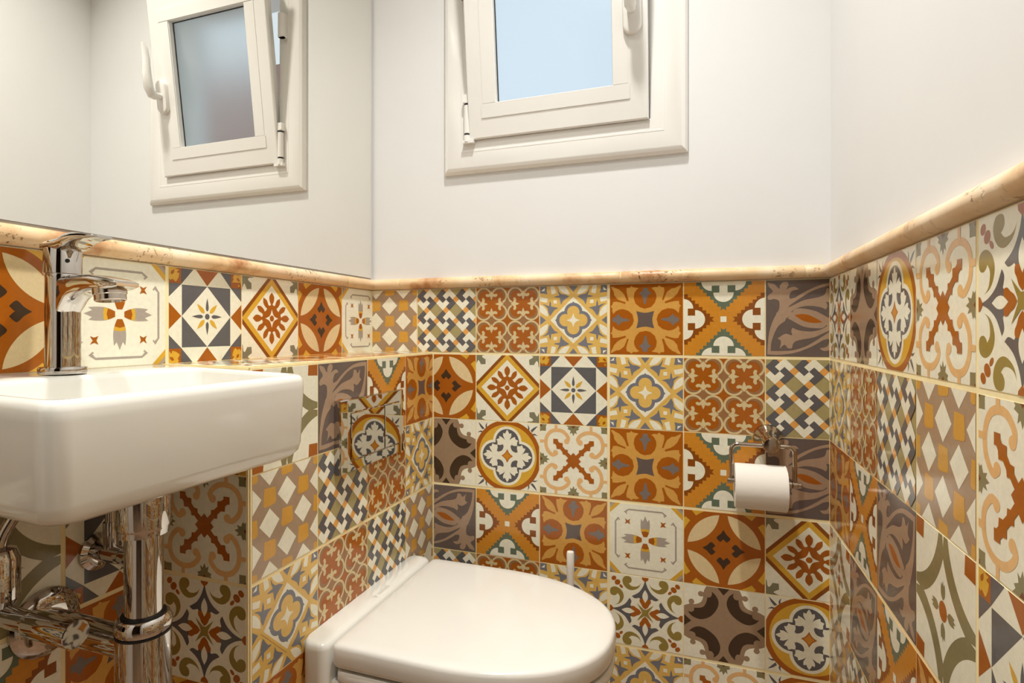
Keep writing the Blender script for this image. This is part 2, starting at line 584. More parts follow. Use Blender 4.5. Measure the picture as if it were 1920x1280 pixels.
d.p('cream', corners([(0, .115), (.035, .035), (.115, 0), (.035, -.035), (0, -.115), (-.035, -.035), (-.115, 0), (-.035, .035)], [0, 2, 4, 6]))
d.c('rust', 0, 0, .038)
D['J'] = d
# K: geometric star square
d = Design('cream')
q = .325
d.p('slate', [(-q, -q), (q, -q), (q, q), (-q, q)])
d.p('cream', [(0, q), (q, 0), (0, -q), (-q, 0)])
d.p('line', [(-q - .006, q), (q + .006, q), (q + .006, q + .006), (-q - .006, q + .006)], 'r')
d.p('rust', [(0, q + .006), (-.155, .5), (.155, .5)], 'r')
d.p('slate', [(-q - .006, q + .006), (-.175, .5), (-.5, .5), (-.5, .175)], 'r')
d.p('rust', [(-.5, .5), (-.5, .335), (-.335, .335), (-.335, .5)], 'r')
d.p('gold', corners([(-.51, .51), (-.485, .45), (-.49, .39), (-.455, .36), (-.44, .375), (-.4, .35), (-.385, .365), (-.365, .4), (-.355, .44), (-.385, .45), (-.36, .475), (-.42, .48), (-.42, .44), (-.45, .42), (-.45, .455), (-.36, .5)], [0, 3, 5, 8, 11, 15]), 'r')
d.p('slate', corners([(0, .2), (.016, .13), (.018, .08), (0, .055), (-.018, .08), (-.016, .13)], [0, 3]), 'r')
d.p('gold', corners([(.135, .135), (.095, .06), (.05, .035), (.035, .05), (.06, .095)], [0]), 'r')
d.c('slate', 0, 0, .031)
D['K'] = d
# L: concave taupe star with dark crescents
d = Design('fawn2')
d.p('choc', [(-.09, .51), (-.045, .455), (0, .4), (.045, .455), (.09, .51)], 'r')
lt = lambda q: tr(611, 655, 1108, 1035, q, .148)
d.p('choc', corners(lt('118,455 180,525 300,568 430,530 520,430 545,330 505,240 448,185 455,220 435,262 392,266 375,330 345,385 290,408 205,408 205,440 165,468'), [0, 7, 10, 14, 16]), 'r')
d.p('cream', lt('40,45 380,105 348,160 335,205 331,262 322,300 300,330 262,350 210,358 135,354 90,364 40,385'), 'r')
for q in ('300,215', '170,320'):
    d.c('fawn2', *lt(q)[0], .036, 'r')
for q in ('400,222', '160,420'):
    d.c('fawn2', *lt(q)[0], .043, 'r')
d.s('fawn2', lt('300,215 400,222'), .05, 'r')
d.s('fawn2', lt('170,320 160,420'), .05, 'r')
D['L'] = d
# M: medallion
d = Design('cream')
bl = corners([(-.36, .38), (-.4, .42), (-.46, .475), (-.435, .415), (-.395, .365)], [0, 2, 4])
d.p('slate', bl, 'r')
d.p('slate', corners([(-.34, .39), (-.345, .43), (-.315, .475), (-.325, .42), (-.3, .38)], [0, 2, 4]), '8')
pts = [(.52 * math.cos(math.radians(a)), .52 * math.sin(math.radians(a))) for a in range(0, 360, 6)]
d.p('rust', [(max(-.495, min(.495, x)), max(-.5, min(.5, y))) for x, y in pts])
d.c('gold', 0, 0, .455, n=48)
d.c('cream', 0, .205, .225, 'r', n=28)
d.p('cream', [(-.22, -.22), (.22, -.22), (.22, .22), (-.22, .22)])
d.c('slate', 0, .205, .186, 'r', n=28)
d.p('slate', [(-.19, -.19), (.19, -.19), (.19, .19), (-.19, .19)])
mt = lambda q: tr(560, 635, 1035, 1060, q, .058)
hl = mt('557,228 538,262 528,290 494,278 492,320 508,355 526,392 512,376 474,346 432,326 428,362 384,378 400,412 400,460 440,468 500,455 522,490 500,540 462,585')
hl[0] = (0, hl[0][1])
d.p('cream', hl + [(0, .02)] + [(-x, y) for x, y in hl[::-1][:-1]], 'r')
d.s('cream', arc(.17, .17, .125, 165, 285, 12), .034, 'r')
d.p('cream', [(0, .17), (.17, 0), (0, -.17), (-.17, 0)])
d.p('slate', corners(mt('408,474 455,487 505,474 488,532 452,562 402,570'), [0, 2, 5]), 'r')
d.p('rust', corners([(0, .1), (.035, .04), (.09, 0), (.035, -.04), (0, -.1), (-.035, -.04), (-.09, 0), (-.035, .04)], [0, 2, 4, 6]))
d.p('amber', corners([(0, .075), (.026, .03), (.068, 0), (.026, -.03), (0, -.075), (-.026, -.03), (-.068, 0), (-.026, .03)], [0, 2, 4, 6]))
D['M'] = d
# N: scrolls with stepped cross
d = Design('cream')
d.p('oliv2', [(-.5, .5), (-.5, .385), (-.47, .4), (-.405, .4), (-.405, .47), (-.385, .5)], 'r')
d.p('brown', [(-.5, .5), (-.5, .465), (-.465, .465), (-.465, .5)], 'r')
d.p('oliv2', [(-.11, .5), (-.07, .465), (-.085, .445), (-.04, .425), (-.05, .375), (-.02, .395), (0, .35), (.02, .395), (.05, .375), (.04, .425), (.085, .445), (.07, .465), (.11, .5)], 'r')
d.p('brown', [(-.04, .5), (0, .455), (.04, .5)], 'r')
sc = cat([(-.09, .255), (-.075, .315), (-.105, .365), (-.165, .41), (-.25, .42), (-.33, .395), (-.385, .33), (-.405, .25), (-.395, .165), (-.35, .095), (-.3, .065), (-.255, .09)], 3)
d.s('peach', sc, .052, 'r')
d.c('peach', -.098, .268, .039, 'r')
d.c('peach', -.262, .098, .039, 'r')
d.p('peach', [(-.275, .4), (-.275, .5), (-.23, .5), (-.23, .4)], 'r')
d.p('peach', [(-.4, .275), (-.5, .275), (-.5, .235), (-.4, .235)], 'r')
stx = [(0, 0), (.03, .085), (.085, .12), (.085, .135), (.125, .135), (.155, .17), (.155, .215), (.195, .215), (.2, .255), (.285, .285)]
xs = [(0, 0), (-.04, .08), (-.08, .115), (-.08, .15), (-.12, .155), (-.155, .195), (-.155, .24), (-.205, .245), (-.225, .27), (-.225, .295), (-.295, .295), (-.295, .225), (-.27, .225), (-.25, .2), (-.245, .155), (-.195, .155), (-.16, .115), (-.155, .08), (-.12, .08), (-.08, .04)]
d.p('rust', xs, 'r')
d.p('rust', [(0, .115), (.11, 0), (0, -.115), (-.11, 0)])
D['N'] = d
# O: swirls with blue and rust cross
d = Design('cream')
sw = tr(555, 640, 1020, 1020, '250,160 300,125 350,140 368,195 340,235 370,270 420,265 470,235 500,215 470,285 420,318 350,320 290,285 250,225', 0.09)
sw = [(x, y) for x, y in sw]
ot = lambda q: tr(553, 645, 1010, 1030, q, .115)
d.p('oliv3', corners(ot('500,215 470,255 425,272 370,268 330,232 352,220 370,190 360,145 320,125 270,132 243,180 255,245 300,300 360,325 420,315 470,280'), [0, 4]), '8')
d.c('rust', -.425, .425, .036, 'r', ry=.03, rot=45)
d.c('rust', -.375, .375, .042, 'r', ry=.036, rot=45)
d.c('rust', -.325, .325, .03, 'r', ry=.018, rot=-45)
d.p('slate', corners([(0, .46), (-.03, .36), (-.09, .27), (-.18, .21), (-.14, .185), (-.08, .2), (0, .1), (.08, .2), (.14, .185), (.18, .21), (.09, .27), (.03, .36)], [0, 3, 5, 6, 7, 9]), 'r')
d.p('rust', corners([(0, .05), (-.035, .08), (-.055, .12), (-.075, .15), (-.07, .185), (-.035, .19), (0, .2), (.035, .19), (.07, .185), (.075, .15), (.055, .12), (.035, .08)], [0]), 'r')
d.p('cream', corners([(0, .32), (-.032, .26), (-.034, .2), (0, .14), (.034, .2), (.032, .26)], [0, 3]), 'r')
d.p('rust', [(-.045, .49), (-.04, .46), (0, .425), (.04, .46), (.045, .49)], 'r')
d.p('oliv3', [(.11, .12), (.015, .045), (-.015, .045), (-.11, .12), (-.045, .015), (-.045, -.015), (-.11, -.12), (-.015, -.045), (.015, -.045), (.11, -.12), (.045, -.015), (.045, .015)])
D['O'] = d
# P: olive bowed lines with small flower
d = Design('cream')
d.p('moss', arc(.62, .62, .68, 180, 270, 18) + arc(.62, .62, .56, 270, 180, 18), 'r')
d.p('cream', [(0, .5), (-.012, .5), (0, .42), (.012, .5)], 'r')
d.p('rust', [(-.5, .5), (-.34, .5), (-.35, .36), (-.5, .37)], '1')
d.p('rust', [(.5, -.5), (.34, -.5), (.35, -.36), (.5, -.37)], '1')
d.p('rust', [(.5, .5), (.34, .5), (.33, .37), (.5, .36)], '1')
d.p('rust', [(-.5, -.5), (-.34, -.5), (-.33, -.37), (-.5, -.36)], '1')
d.c('rust', 0, 0, .066)
d.p('moss', corners([(0, .07), (-.03, .1), (-.035, .14), (-.028, .185), (-.012, .165), (0, .2), (.012, .165), (.028, .185), (.035, .14), (.03, .1)], [0, 3, 4, 5, 6, 7]), 'r')
D['P'] = d
DM = {k: v.mesh() for k, v in D.items()}
PKEYS = sorted(PAL)
PIDX = {k: i + 1 for i, k in enumerate(PKEYS)}
TILE_MATS = [M['grout']] + [M['t_' + k] for k in PKEYS]

def clip(tri, u0, u1, v0, v1):
    poly = tri
    for ax, lim, sg in ((0, u0, 1), (0, u1, -1), (1, v0, 1), (1, v1, -1)):
        out = []
        for i in range(len(poly)):
            a, b = poly[i - 1], poly[i]
            da, db = sg * (a[ax] - lim), sg * (b[ax] - lim)
            if (da >= 0) != (db >= 0):
                t = da / (da - db)
                out.append((a[0] + (b[0] - a[0]) * t, a[1] + (b[1] - a[1]) * t))
            if db >= 0:
                out.append(b)
        poly = out
        if len(poly) < 3:
            return None
    return poly

LIFT = 0.018
LEV = 0.00005

def cladding(name, parent, org, U, V, rect_list, cells):
    """rect_list: grout backing rectangles; cells: (u0,u1,v0,v1, cu0,cu1,cv0,cv1, design)  clip box = printed face"""
    U, V, org = Vector(U), Vector(V), Vector(org)
    N = U.cross(V)
    bm = bmesh.new()
    for a, b, c, e in rect_list:
        lo = [bm.verts.new(org + U * x + V * y) for x, y in ((a, c), (b, c), (b, e), (a, e))]
        hi = [bm.verts.new(org + U * x + V * y + N * (LIFT * 0.85)) for x, y in ((a, c), (b, c), (b, e), (a, e))]
        bm.faces.new(hi)
        for i in range(4):
            j = (i + 1) % 4
            bm.faces.new((lo[i], lo[j], hi[j], hi[i]))
    for (u0, u1, v0, v1, a, b, c, e, key) in cells:
        if b - a < 0.01 or e - c < 0.01:
            continue
        # tile body sides
        base = PIDX[D[key].items[0][0]]
        lo = [bm.verts.new(org + U * x + V * y) for x, y in ((a, c), (b, c), (b, e), (a, e))]
        hi = [bm.verts.new(org + U * x + V * y + N * LIFT) for x, y in ((a, c), (b, c), (b, e), (a, e))]
        for i in range(4):
            j = (i + 1) % 4
            bm.faces.new((lo[i], lo[j], hi[j], hi[i])).material_index = base
        uc, vc, su, sv = (u0 + u1) / 2, (v0 + v1) / 2, u1 - u0, v1 - v0
        ca, cb = (a - uc) / su, (b - uc) / su
        cc, cd = (c - vc) / sv, (e - vc) / sv
        for colr, lv, tri in DM[key]:
            xs = [p[0] for p in tri]; ys = [p[1] for p in tri]
            if max(xs) < ca or min(xs) > cb or max(ys) < cc or min(ys) > cd:
                continue
            if min(xs) >= ca and max(xs) <= cb and min(ys) >= cc and max(ys) <= cd:
                q = tri
            else:
                q = clip(tri, ca, cb, cc, cd)
                if q is None:
                    continue
            try:
                f = bm.faces.new([bm.verts.new(org + U * (x * su + uc) + V * (y * sv + vc) + N * (LIFT + lv * LEV)) for x, y in q])
                f.material_index = PIDX[colr]
            except ValueError:
                pass
    return finish(name, bm, TILE_MATS, parent)

def grid(us, rows, zs, thick_u, thick_z, ulo, uhi, zlo=None, zhi=None):
    """us: joints; rows: list of strings of design keys (one per column)"""
    cells = []
    for r, line in enumerate(rows):
        zt, zb = zs[r], zs[r + 1]
        for k, key in enumerate(line):
            if key == '.':
                continue
            a, b = us[k], us[k + 1]
            g = lambda t, ths: 0.02 if any(abs(t - h) < 1e-6 for h in ths) else 0.007
            ca = max(a + g(a, thick_u), ulo + 0.02); cb = min(b - g(b, thick_u), uhi - 0.02)
            if cb - ca < .02:
                continue
            cells.append((a, b, zb, zt, ca, cb, zb + g(zb, thick_z), zt - g(zt, thick_z), key))
    return cells

# ------------------------------------------------------------------ room shell
def wall_box(name, boxes, m, kind='structure'):
    bm = bmesh.new()
    for b in boxes:
        box(bm, *b)
    return finish(name, bm, m, kind=kind)

TH = 1.2
WX0, WX1, WZ0, WZ1 = 1.60, 4.95, 1.87, 5.74      # window opening
wb = wall_box('wall_back', [(XL - TH, WX0, 0, TH, FLOOR, CEIL), (WX1, XR + TH, 0, TH, FLOOR, CEIL), (WX0, WX1, 0, TH, FLOOR, WZ0), (WX0, WX1, 0, TH, WZ1, CEIL)], M['plaster'])
wl = wall_box('wall_left', [(XL - TH, XL, YREAR, 0, FLOOR, CEIL)], M['plaster'])
wr = wall_box('wall_right', [(XR, XR + TH, YREAR, 0, FLOOR, CEIL)], M['plaster'])
DX0, DX1 = 1.9, 6.2
wall_box('wall_rear', [(XL - TH, DX0, YREAR - TH, YREAR, FLOOR, CEIL), (DX1, XR + TH, YREAR - TH, YREAR, FLOOR, CEIL), (DX0, DX1, YREAR - TH, YREAR, 6.4, CEIL)], M['plaster'])
HY = -20.0
wall_box('wall_hallway', [(-4, -3.4, HY, YREAR - TH, FLOOR, CEIL), (11, 11.6, HY, YREAR - TH, FLOOR, CEIL), (-4, 11.6, HY - .6, HY, FLOOR, CEIL), (-4, XL - TH, YREAR - TH, YREAR - TH + .5, FLOOR, CEIL), (XR + TH, 11.6, YREAR - TH, YREAR - TH + .5, FLOOR, CEIL)], M['hall'])
wall_box('floor', [(-4, 11.6, HY - .6, TH, FLOOR - 0.8, FLOOR)], M['floor'])
wall_box('ceiling', [(-4, 11.6, HY - .6, TH, CEIL, CEIL + 0.8)], M['ceiling'])
bm = bmesh.new()
for a_ in ((DX0 - .35, DX0 + .1), (DX1 - .1, DX1 + .35)):
    box(bm, a_[0], a_[1], YREAR - TH - .05, YREAR + .06, FLOOR, 6.3)
box(bm, DX0 - .35, DX1 + .35, YREAR - TH - .05, YREAR + .06, 6.3, 6.7)
dr = finish('door_1', bm, M['wood'], kind='structure')
cb_ = wall_box('wall_cistern', [(XL, XE, YE, 0, FLOOR, -1.0)], M['plaster'])

TZ = [-1.0, ZR[3], ZR[5]]
# back wall tiles
us = [0, 1, 2, 3, 4, 5, 6, 7]
c1 = grid(us, ['BACDEFG'], ZR, [4], TZ, XL + .01, XR)
c2 = grid(us[1:], ['IJKDCA', 'LMNEFG', 'GFEHIJ', 'ACDOLM', 'JKIDNM', 'FPBCKA'], ZR[1:], [4], TZ, XE + .02, XR)
cladding('wall_tiles', wb, (0, 0, 0), (1, 0, 0), (0, 0, 1), [(XL, XR, -1.0, 0), (XE, XR, FLOOR, -1.0)], c1 + c2)
# right wall tiles (u runs from the back corner towards the viewer)
us = [0.0425 + k for k in range(12)]
rowsR = ['OLMNOLMNOLM', 'DCABNJKIDCA', 'EFGPKHIJEFG', 'PGFEBMNOPGF', 'BACDFAEGBAC', 'NMLODCBANML', 'JIKHEFGPJIK']
cR = grid(us, rowsR, ZR, [4.0425, 8.0425], TZ, 0, -YREAR)
cladding('wall_tiles', wr, (XR, 0, 0), (0, -1, 0), (0, 0, 1), [(0, -YREAR, FLOOR, 0)], cR)
# left wall tiles (u = y)
js = [-(0.8499 + k) for k in range(11, -1, -1)] + [0.1501]
# columns listed from the viewer's side to the back corner
n = len(js) - 1
def fitrow(s):
    return (s * 3)[:n]
def tail(front, back):
    return ((front * 3)[:n - len(back)]) + back
r1 = tail('MNOL', 'IHKJIH')
lower = [tail('GFPE', 'GE' + '....'), tail('LMNO', 'PK' + '....'), tail('DCAB', 'FE' + '....'), tail('EGFP', 'NL' + '....'), tail('JIHK', 'IB' + '....'), tail('OMLN', 'DC' + '....')]
cL = grid(js, [r1], ZR, [-3.8499, -4.8499], TZ, YREAR, 0)
cL += grid(js, lower, ZR[1:], [-4.8499], TZ, YREAR, YE - .02)
cladding('wall_tiles', wl, (XL, 0, 0), (0, 1, 0), (0, 0, 1), [(YREAR, 0, -1.0, 0), (YREAR, YE, FLOOR, -1.0)], cL)
# boxed-in cistern: front, end and top
js = [-(0.8974 + k) for k in range(2, -1, -1)]
js = [YE] + js + [0.1026]
cf = grid(js, ['PGFE', 'BACD', 'DCAB', 'EFGP', 'MJON', 'KIHL'], ZR[1:], [], TZ, YE, 0)
cladding('cistern_tiles', cb_, (XE, 0, 0), (0, 1, 0), (0, 0, 1), [(YE, 0, FLOOR, -1.0)], cf)
ce = grid([XL + .05, XE], ['K', 'N', 'O', 'I', 'H', 'F'], ZR[1:], [], TZ, XL + .02, XE)
cladding('cistern_tiles', cb_, (0, YE, 0), (1, 0, 0), (0, 0, 1), [(XL, XE, FLOOR, -1.0)], ce)
js = [YE] + [-(0.8974 + k) for k in range(2, -1, -1)] + [0.1026]
ct = [(XL - .0, XE, js[k], js[k + 1], XL + .03, XE - .02, js[k] + .01, min(js[k + 1], 0) - .01 if k < 3 else -.03, 'OIEB'[k]) for k in range(4)]
cladding('cistern_tiles', cb_, (0, 0, -1.0), (1, 0, 0), (0, 1, 0), [(XL, XE + LIFT * .5, YE - LIFT * .5, 0)], ct)

# stone pencil rails
def rail(name, p0, p1, nrm, joints):
    bm = bmesh.new()
    p0, p1, nrm = Vector(p0), Vector(p1), Vector(nrm)
    d_ = (p1 - p0); L = d_.length; d_.normalize()
    cuts = [0] + joints + [L]
    def prof(t, k=1.0):
        return [p0 + d_ * t + nrm * (0.035 + 0.085 * k * math.sin(PI * i / 12)) + Vector((0, 0, 0.092 - 0.082 * k * math.cos(PI * i / 12))) for i in range(13)] + [p0 + d_ * t + Vector((0, 0, .17)), p0 + d_ * t + Vector((0, 0, .012))]
    for a, b in zip(cuts[:-1], cuts[1:]):
        seg = [a + .006, a + .012] + [b - .012, b - .006]
        m_ = max(2, int((b - a) / .25))
        ts = [a + .006] + [a + .02 + (b - a - .04) * i / m_ for i in range(m_ + 1)] + [b - .006]
        loft(bm, [prof(t, .93 if i in (0, len(ts) - 1) else 1.0) for i, t in enumerate(ts)])
    loft(bm, [prof(0, .88), prof(L, .88)], mi=1)
    o = finish(name, bm, [M['travertine'], M['grout']], kind='structure', smooth=True, angle=0.9)
    return o
rail('trim_1', (XL, 0, 0), (XR, 0, 0), (0, -1, 0), [.55, 2.15, 4.02, 6.3])
rail('trim_2', (XR, 0, 0), (XR, YREAR, 0), (-1, 0, 0), [1.2, 3.1, 5.2, 7.3, 9.4])
rail('trim_3', (XL, YREAR, 0), (XL, 0, 0), (1, 0, 0), [1.4, 3.5, 6.15, 8.05, 9.2])

# ------------------------------------------------------------------ window
FX0, FX1, FZ0, FZ1 = 1.487, 5.058, 1.745, 5.86
def mitred(bm, outer, inner, mi=0):
    """outer/inner: lists of (x0,x1,z0,z1,y) loops from wall outwards"""
    loops = []
    for x0, x1, z0, z1, y in outer + inner:
        loops.append([(x0, y, z0), (x1, y, z0), (x1, y, z1), (x0, y, z1)])
    rings = [[bm.verts.new(p) for p in lp] for lp in loops]
    for a, b in zip(rings, rings[1:] + rings[:1]):
        for i in range(4):
            j = (i + 1) % 4
            bm.faces.new((a[i], a[j], b[j], b[i])).material_index = mi
def frm(x0, x1, z0, z1, prof):
    """prof: (inset, y)"""
    return [(x0 + i, x1 - i, z0 + i, z1 - i, y) for i, y in prof]
bm = bmesh.new()
mitred(bm, frm(FX0, FX1, FZ0, FZ1, [(0, 0), (0, -.035), (.012, -.06), (.035, -.085), (.07, -.1), (.09, -.105), (.30, -.105), (.305, -.108), (.33, -.108), (.335, -.105), (.47, -.105), (.49, -.095), (.49, .0), (.55, .02), (.55, .55), (.115, .55), (.115, 0)]), [])
win = finish('window_1', bm, M['pvc'], kind='structure', smooth=True, angle=0.3)
# tilted sash: built upright around its bottom edge, then leaned inwards
SL, SR_, SB, ST = 1.945, 4.560, 2.215, 5.40
tilt = math.atan(.125)
def lean(bm, y0=-.13):
    ct_, st_ = math.cos(tilt), math.sin(tilt)
    for v in bm.verts:
        dz, dy = v.co.z - SB, v.co.y
        v.co.z = SB + dz * ct_ + dy * st_
        v.co.y = y0 - dz * st_ + dy * ct_
bm = bmesh.new()
GL, GR, GB, GT = .45, .475, .50, .50
def srect(i, y, f=0.0):
    # f blends sash outline (0) to glass opening (1)
    return (SL + GL * f + i, SR_ - GR * f - i, SB + GB * f + i, ST - GT * f - i, y)
mitred(bm, [srect(.075, .2), srect(.075, .015), srect(0, .015), srect(0, -.015), srect(.006, -.028), srect(.02, -.035), srect(-.21, -.035, 1), srect(-.205, -.03, 1), srect(-.2, -.035, 1), srect(-.01, -.028, 1), srect(0, -.02, 1), srect(0, .13, 1), srect(-.12, .2, 1), srect(-.12, .36, 1), srect(-.25, .36, 1), srect(-.25, .2, 1)], [])
lean(bm)
sash = finish('sash', bm, M['pvc'], win, smooth=False)
bm = bmesh.new()
mitred(bm, [srect(-.03, .06, 1), srect(.012, .06, 1), srect(.012, .075, 1), srect(-.03, .075, 1)], [])
lean(bm)
finish('gasket', bm, M['dark'], sash)
bm = bmesh.new()
box(bm, SL + GL - .04, SR_ - GR + .04, .08, .11, SB + GB - .04, ST - GT + .04)
# order of box args: x0,x1,y0,y1,z0,z1
lean(bm)
finish('glass_pane', bm, M['glass'], sash)
# glazing bead lines
bm = bmesh.new()
x0, x1, z0, z1, _ = srect(-.21, 0, 1)
for (a, b, c, e) in ((x0 - .02, x1 + .02, z0, z0 + .2), (x0 - .02, x1 + .02, z1 - .2, z1)):
    box(bm, a, b, -.045, -.03, c, e)
for (a, b) in ((x0, x0 + .2), (x1 - .2, x1)):
    box(bm, a, b, -.041, -.03, z0 + .21, z1 - .21)
lean(bm)
finish('glazing_bead', bm, M['pvc'], sash, bevel=.003)
# handle
bm = bmesh.new()
hx = SR_ - .20
loft(bm, [[(hx + p[0], y, 3.62 + p[1]) for p in [((w) * math.cos(t), (h - w) * (1 if math.sin(t) > 0 else -1) + w * math.sin(t)) for t in [2 * PI * k / 28 for k in range(28)]]][::-1] for y, w, h in ((-.03, .125, .30), (-.085, .125, .30), (-.11, .11, .285), (-.12, .08, .25))])
tube(bm, [(hx, -.1, 3.62), (hx, -.27, 3.62)], .06)
tube(bm, cat([(0, 0)] , 1) and [(hx, -.22, 3.58), (hx, -.29, 3.60), (hx, -.34, 3.72), (hx, -.35, 3.95), (hx, -.33, 4.2), (hx, -.34, 4.38), (hx, -.37, 4.48)], [.05, .075, .08, .075, .062, .055, .03], n=16)
lean(bm)
finish('handle', bm, M['pvc'], sash, smooth=True, angle=0.6)
# hinges on the left side
bm = bmesh.new()
lathe(bm, (SL - .035, -.15, SB + .10), (0, 0, 1), [(0, .05), (.42, .05)], n=16)
lathe(bm, (SL - .035, -.15, SB + .55), (0, 0, 1), [(0, .052), (.08, .052)], n=16)
lathe(bm, (SL - .035, -.15, SB - .03), (0, 0, 1), [(0, .052), (.10, .052)], n=16)
box(bm, SL - .1, SL + .08, -.19, -.1, SB - .05, SB + .0)
box(bm, SL - .09, SL + .01, -.2, -.1, SB + .56, SB + .68)
finish('hinge', bm, M['pvc'], win, smooth=True, angle=0.6)
bm = bmesh.new()
lathe(bm, (SL - .035, -.15, SB + .515), (0, 0, 1), [(0, .046), (.035, .046)], n=16)
lathe(bm, (SL - .035, -.15, SB + .07), (0, 0, 1), [(0, .046), (.03, .046)], n=16)
finish('hinge_pin', bm, M['dark'], win, smooth=True)
bm = bmesh.new()
box(bm, SL - .14, SL - .02, -.2, -.1, 4.35, 4.75)
lathe(bm, (SL - .08, -.18, 4.35), (0, 0, 1), [(0, .06), (.4, .06)], n=16)
finish('stay_bracket', bm, M['pvc'], win, bevel=.01)

# neighbouring building seen through the glass
bm = bmesh.new()
box(bm, 11, 80, 14, 16, FLOOR, 12.0)
nb = finish('neighbour_building', bm, M['brick'], origin=(40, 15, FLOOR))
tag(nb, 'brown blurred house wall outside behind the frosted window', 'building')

# ------------------------------------------------------------------ mirror
bm = bmesh.new()
box(bm, XL + .002, XL + .03, -9.6, -.045, .20, 8.6)
bm.normal_update()
for f in bm.faces:
    f.material_index = 0 if f.normal.x > 0.9 else 1
bmesh.ops.recalc_face_normals(bm, faces=bm.faces)
for f in bm.faces:
    f.material_index = 0 if f.calc_center_median().x > XL + .029 else 1
mr_ = finish('wall_mirror', bm, [M['mirror'], M['mirror_edge']], origin=(XL + .016, -5.5, .20))
tag(mr_, 'large frameless wall mirror above the stone rail, reflecting the tilted window', 'mirror')

# ------------------------------------------------------------------ washbasin
BX0, BX1, BY0, BY1, BT, BB = XL + .02, 1.96, -6.10, -3.935, -.985, -1.725
bas = thing('washbasin', 'white rectangular ceramic washbasin mounted on the tiled wall', 'washbasin', (XL, -5.0, BB))
def ins(i, z, r):
    return rrect(BX0 + min(i, .0) if i < 0 else BX0 + i * .3, BX1 - i, BY0 + i, BY1 - i, r, z, 10)
bm = bmesh.new()
R0 = .13
loops = [ins(.30, BB + .0, .2), ins(.18, BB + .004, .17), ins(.11, BB + .02, .15), ins(.06, BB + .05, .14), ins(.03, BB + .09, .135), ins(.018, BB + .15, R0), ins(.0, BT - .12, R0), ins(.002, BT - .06, R0), ins(.012, BT - .03, R0 - .01), ins(.03, BT - .008, R0 - .02), ins(.055, BT, R0 - .03)]
bx0, bx1, by0, by1 = .74, BX1 - .10, BY0 + .10, BY1 - .10
def bowl(i, z, r=.12):
    return rrect(bx0 + i, bx1 - i, by0 + i, by1 - i, r, z, 10)
loops += [bowl(-.03, BT, .13), bowl(-.01, BT - .012), bowl(0, BT - .04), bowl(.05, BT - .36), bowl(.09, BT - .46), bowl(.17, BT - .52, .14), bowl(.40, BT - .55, .14)]
loft(bm, loops)
for v in bm.verts:
    v.co.z -= .03 * (v.co.x - .3)
finish('basin_body', bm, M['ceramic'], bas, smooth=True, angle=0.9)
bm = bmesh.new()
lathe(bm, (1.28, -5.0, BT - .58), (0, 0, 1), [(0, .12), (.02, .12), (.03, .10), (.03, .09), (.045, .085), (.055, .0)])
finish('drain_plug', bm, M['chrome'], bas, smooth=True)

# ------------------------------------------------------------------ faucet
fx, fy, fz = .52, -5.08, BT
fa = thing('basin_faucet', 'chrome single-lever mixer tap standing on the white basin', 'faucet', (fx, fy, fz))
bm = bmesh.new()
lathe(bm, (fx, fy, fz), (0, 0, 1), [(0, .156), (.008, .16), (.04, .16), (.052, .154), (.056, .12)], n=48)
finish('base_ring', bm, M['chrome'], fa, smooth=True, angle=.5)
bm = bmesh.new()
lathe(bm, (fx, fy, fz + .055), (0, 0, 1), [(0, .118), (.1, .117), (.5, .116), (.68, .118), (.7, .122), (.712, .118)], n=48)
# spout: rounded-rectangle sections sweeping towards the bowl
def sec(x, y, zt, zb, w, r):
    pts = []
    h = zt - zb
    r = min(r, h * .49, w * .49)
    for cy, cz, a in ((w / 2 - r, zt - r, 0), (-w / 2 + r, zt - r, PI / 2), (-w / 2 + r, zb + r, PI), (w / 2 - r, zb + r, 3 * PI / 2)):
        for k in range(7):
            t = a + PI / 2 * k / 6
            pts.append((x, y + cy + r * math.cos(t), cz + r * math.sin(t)))
    return pts
S = [(-.04, -.222, -.58, .16, .06), (.06, -.222, -.56, .19, .07), (.11, -.222, -.51, .205, .09), (.15, -.222, -.455, .21, .09), (.2, -.222, -.41, .215, .08), (.27, -.224, -.378, .22, .07), (.35, -.228, -.36, .225, .06), (.42, -.233, -.352, .232, .05), (.52, -.248, -.352, .235, .045), (.60, -.264, -.348, .225, .03), (.66, -.28, -.338, .205, .02), (.70, -.294, -.326, .18, .01)]
loft(bm, [sec(fx + a, fy, b, c, w, r) for a, b, c, w, r in S])
finish('tap_body', bm, M['chrome'], fa, smooth=True, angle=.6)
bm = bmesh.new()
ax = Vector((.12, 0, -1)).normalized()
lathe(bm, (fx + .51, fy, -.335), ax, [(0, .112), (.045, .112), (.05, .105), (.09, .105), (.095, .096), (.078, .09), (.078, .0)], n=36)
finish('aerator', bm, M['steel'], fa, smooth=True, angle=.5)
bm = bmesh.new()
lathe(bm, (fx, fy, -.222), (0, 0, 1), [(0, .118), (.008, .118), (.012, .127), (.2, .125), (.215, .118)], n=48)
lathe(bm, (fx + .117, fy - .045, -.115), (.93, -.36, 0), [(0, .016), (.004, .016)], n=14, mi=1)
finish('cartridge_cap', bm, [M['chrome'], M['dark']], fa, smooth=True, angle=.5)
bm = bmesh.new()
H = [(-.13, .02, -.03, .14, .02), (-.10, .035, -.035, .22, .03), (0, .045, -.04, .25, .04), (.10, .058, -.03, .25, .04), (.17, .085, .0, .24, .03), (.24, .092, .03, .22, .025), (.34, .082, .04, .19, .018), (.43, .066, .042, .15, .01), (.47, .056, .042, .11, .006)]
loft(bm, [sec(fx + a, fy, b, c, w, r) for a, b, c, w, r in H])
finish('lever', bm, M['chrome'], fa, smooth=True, angle=.6)

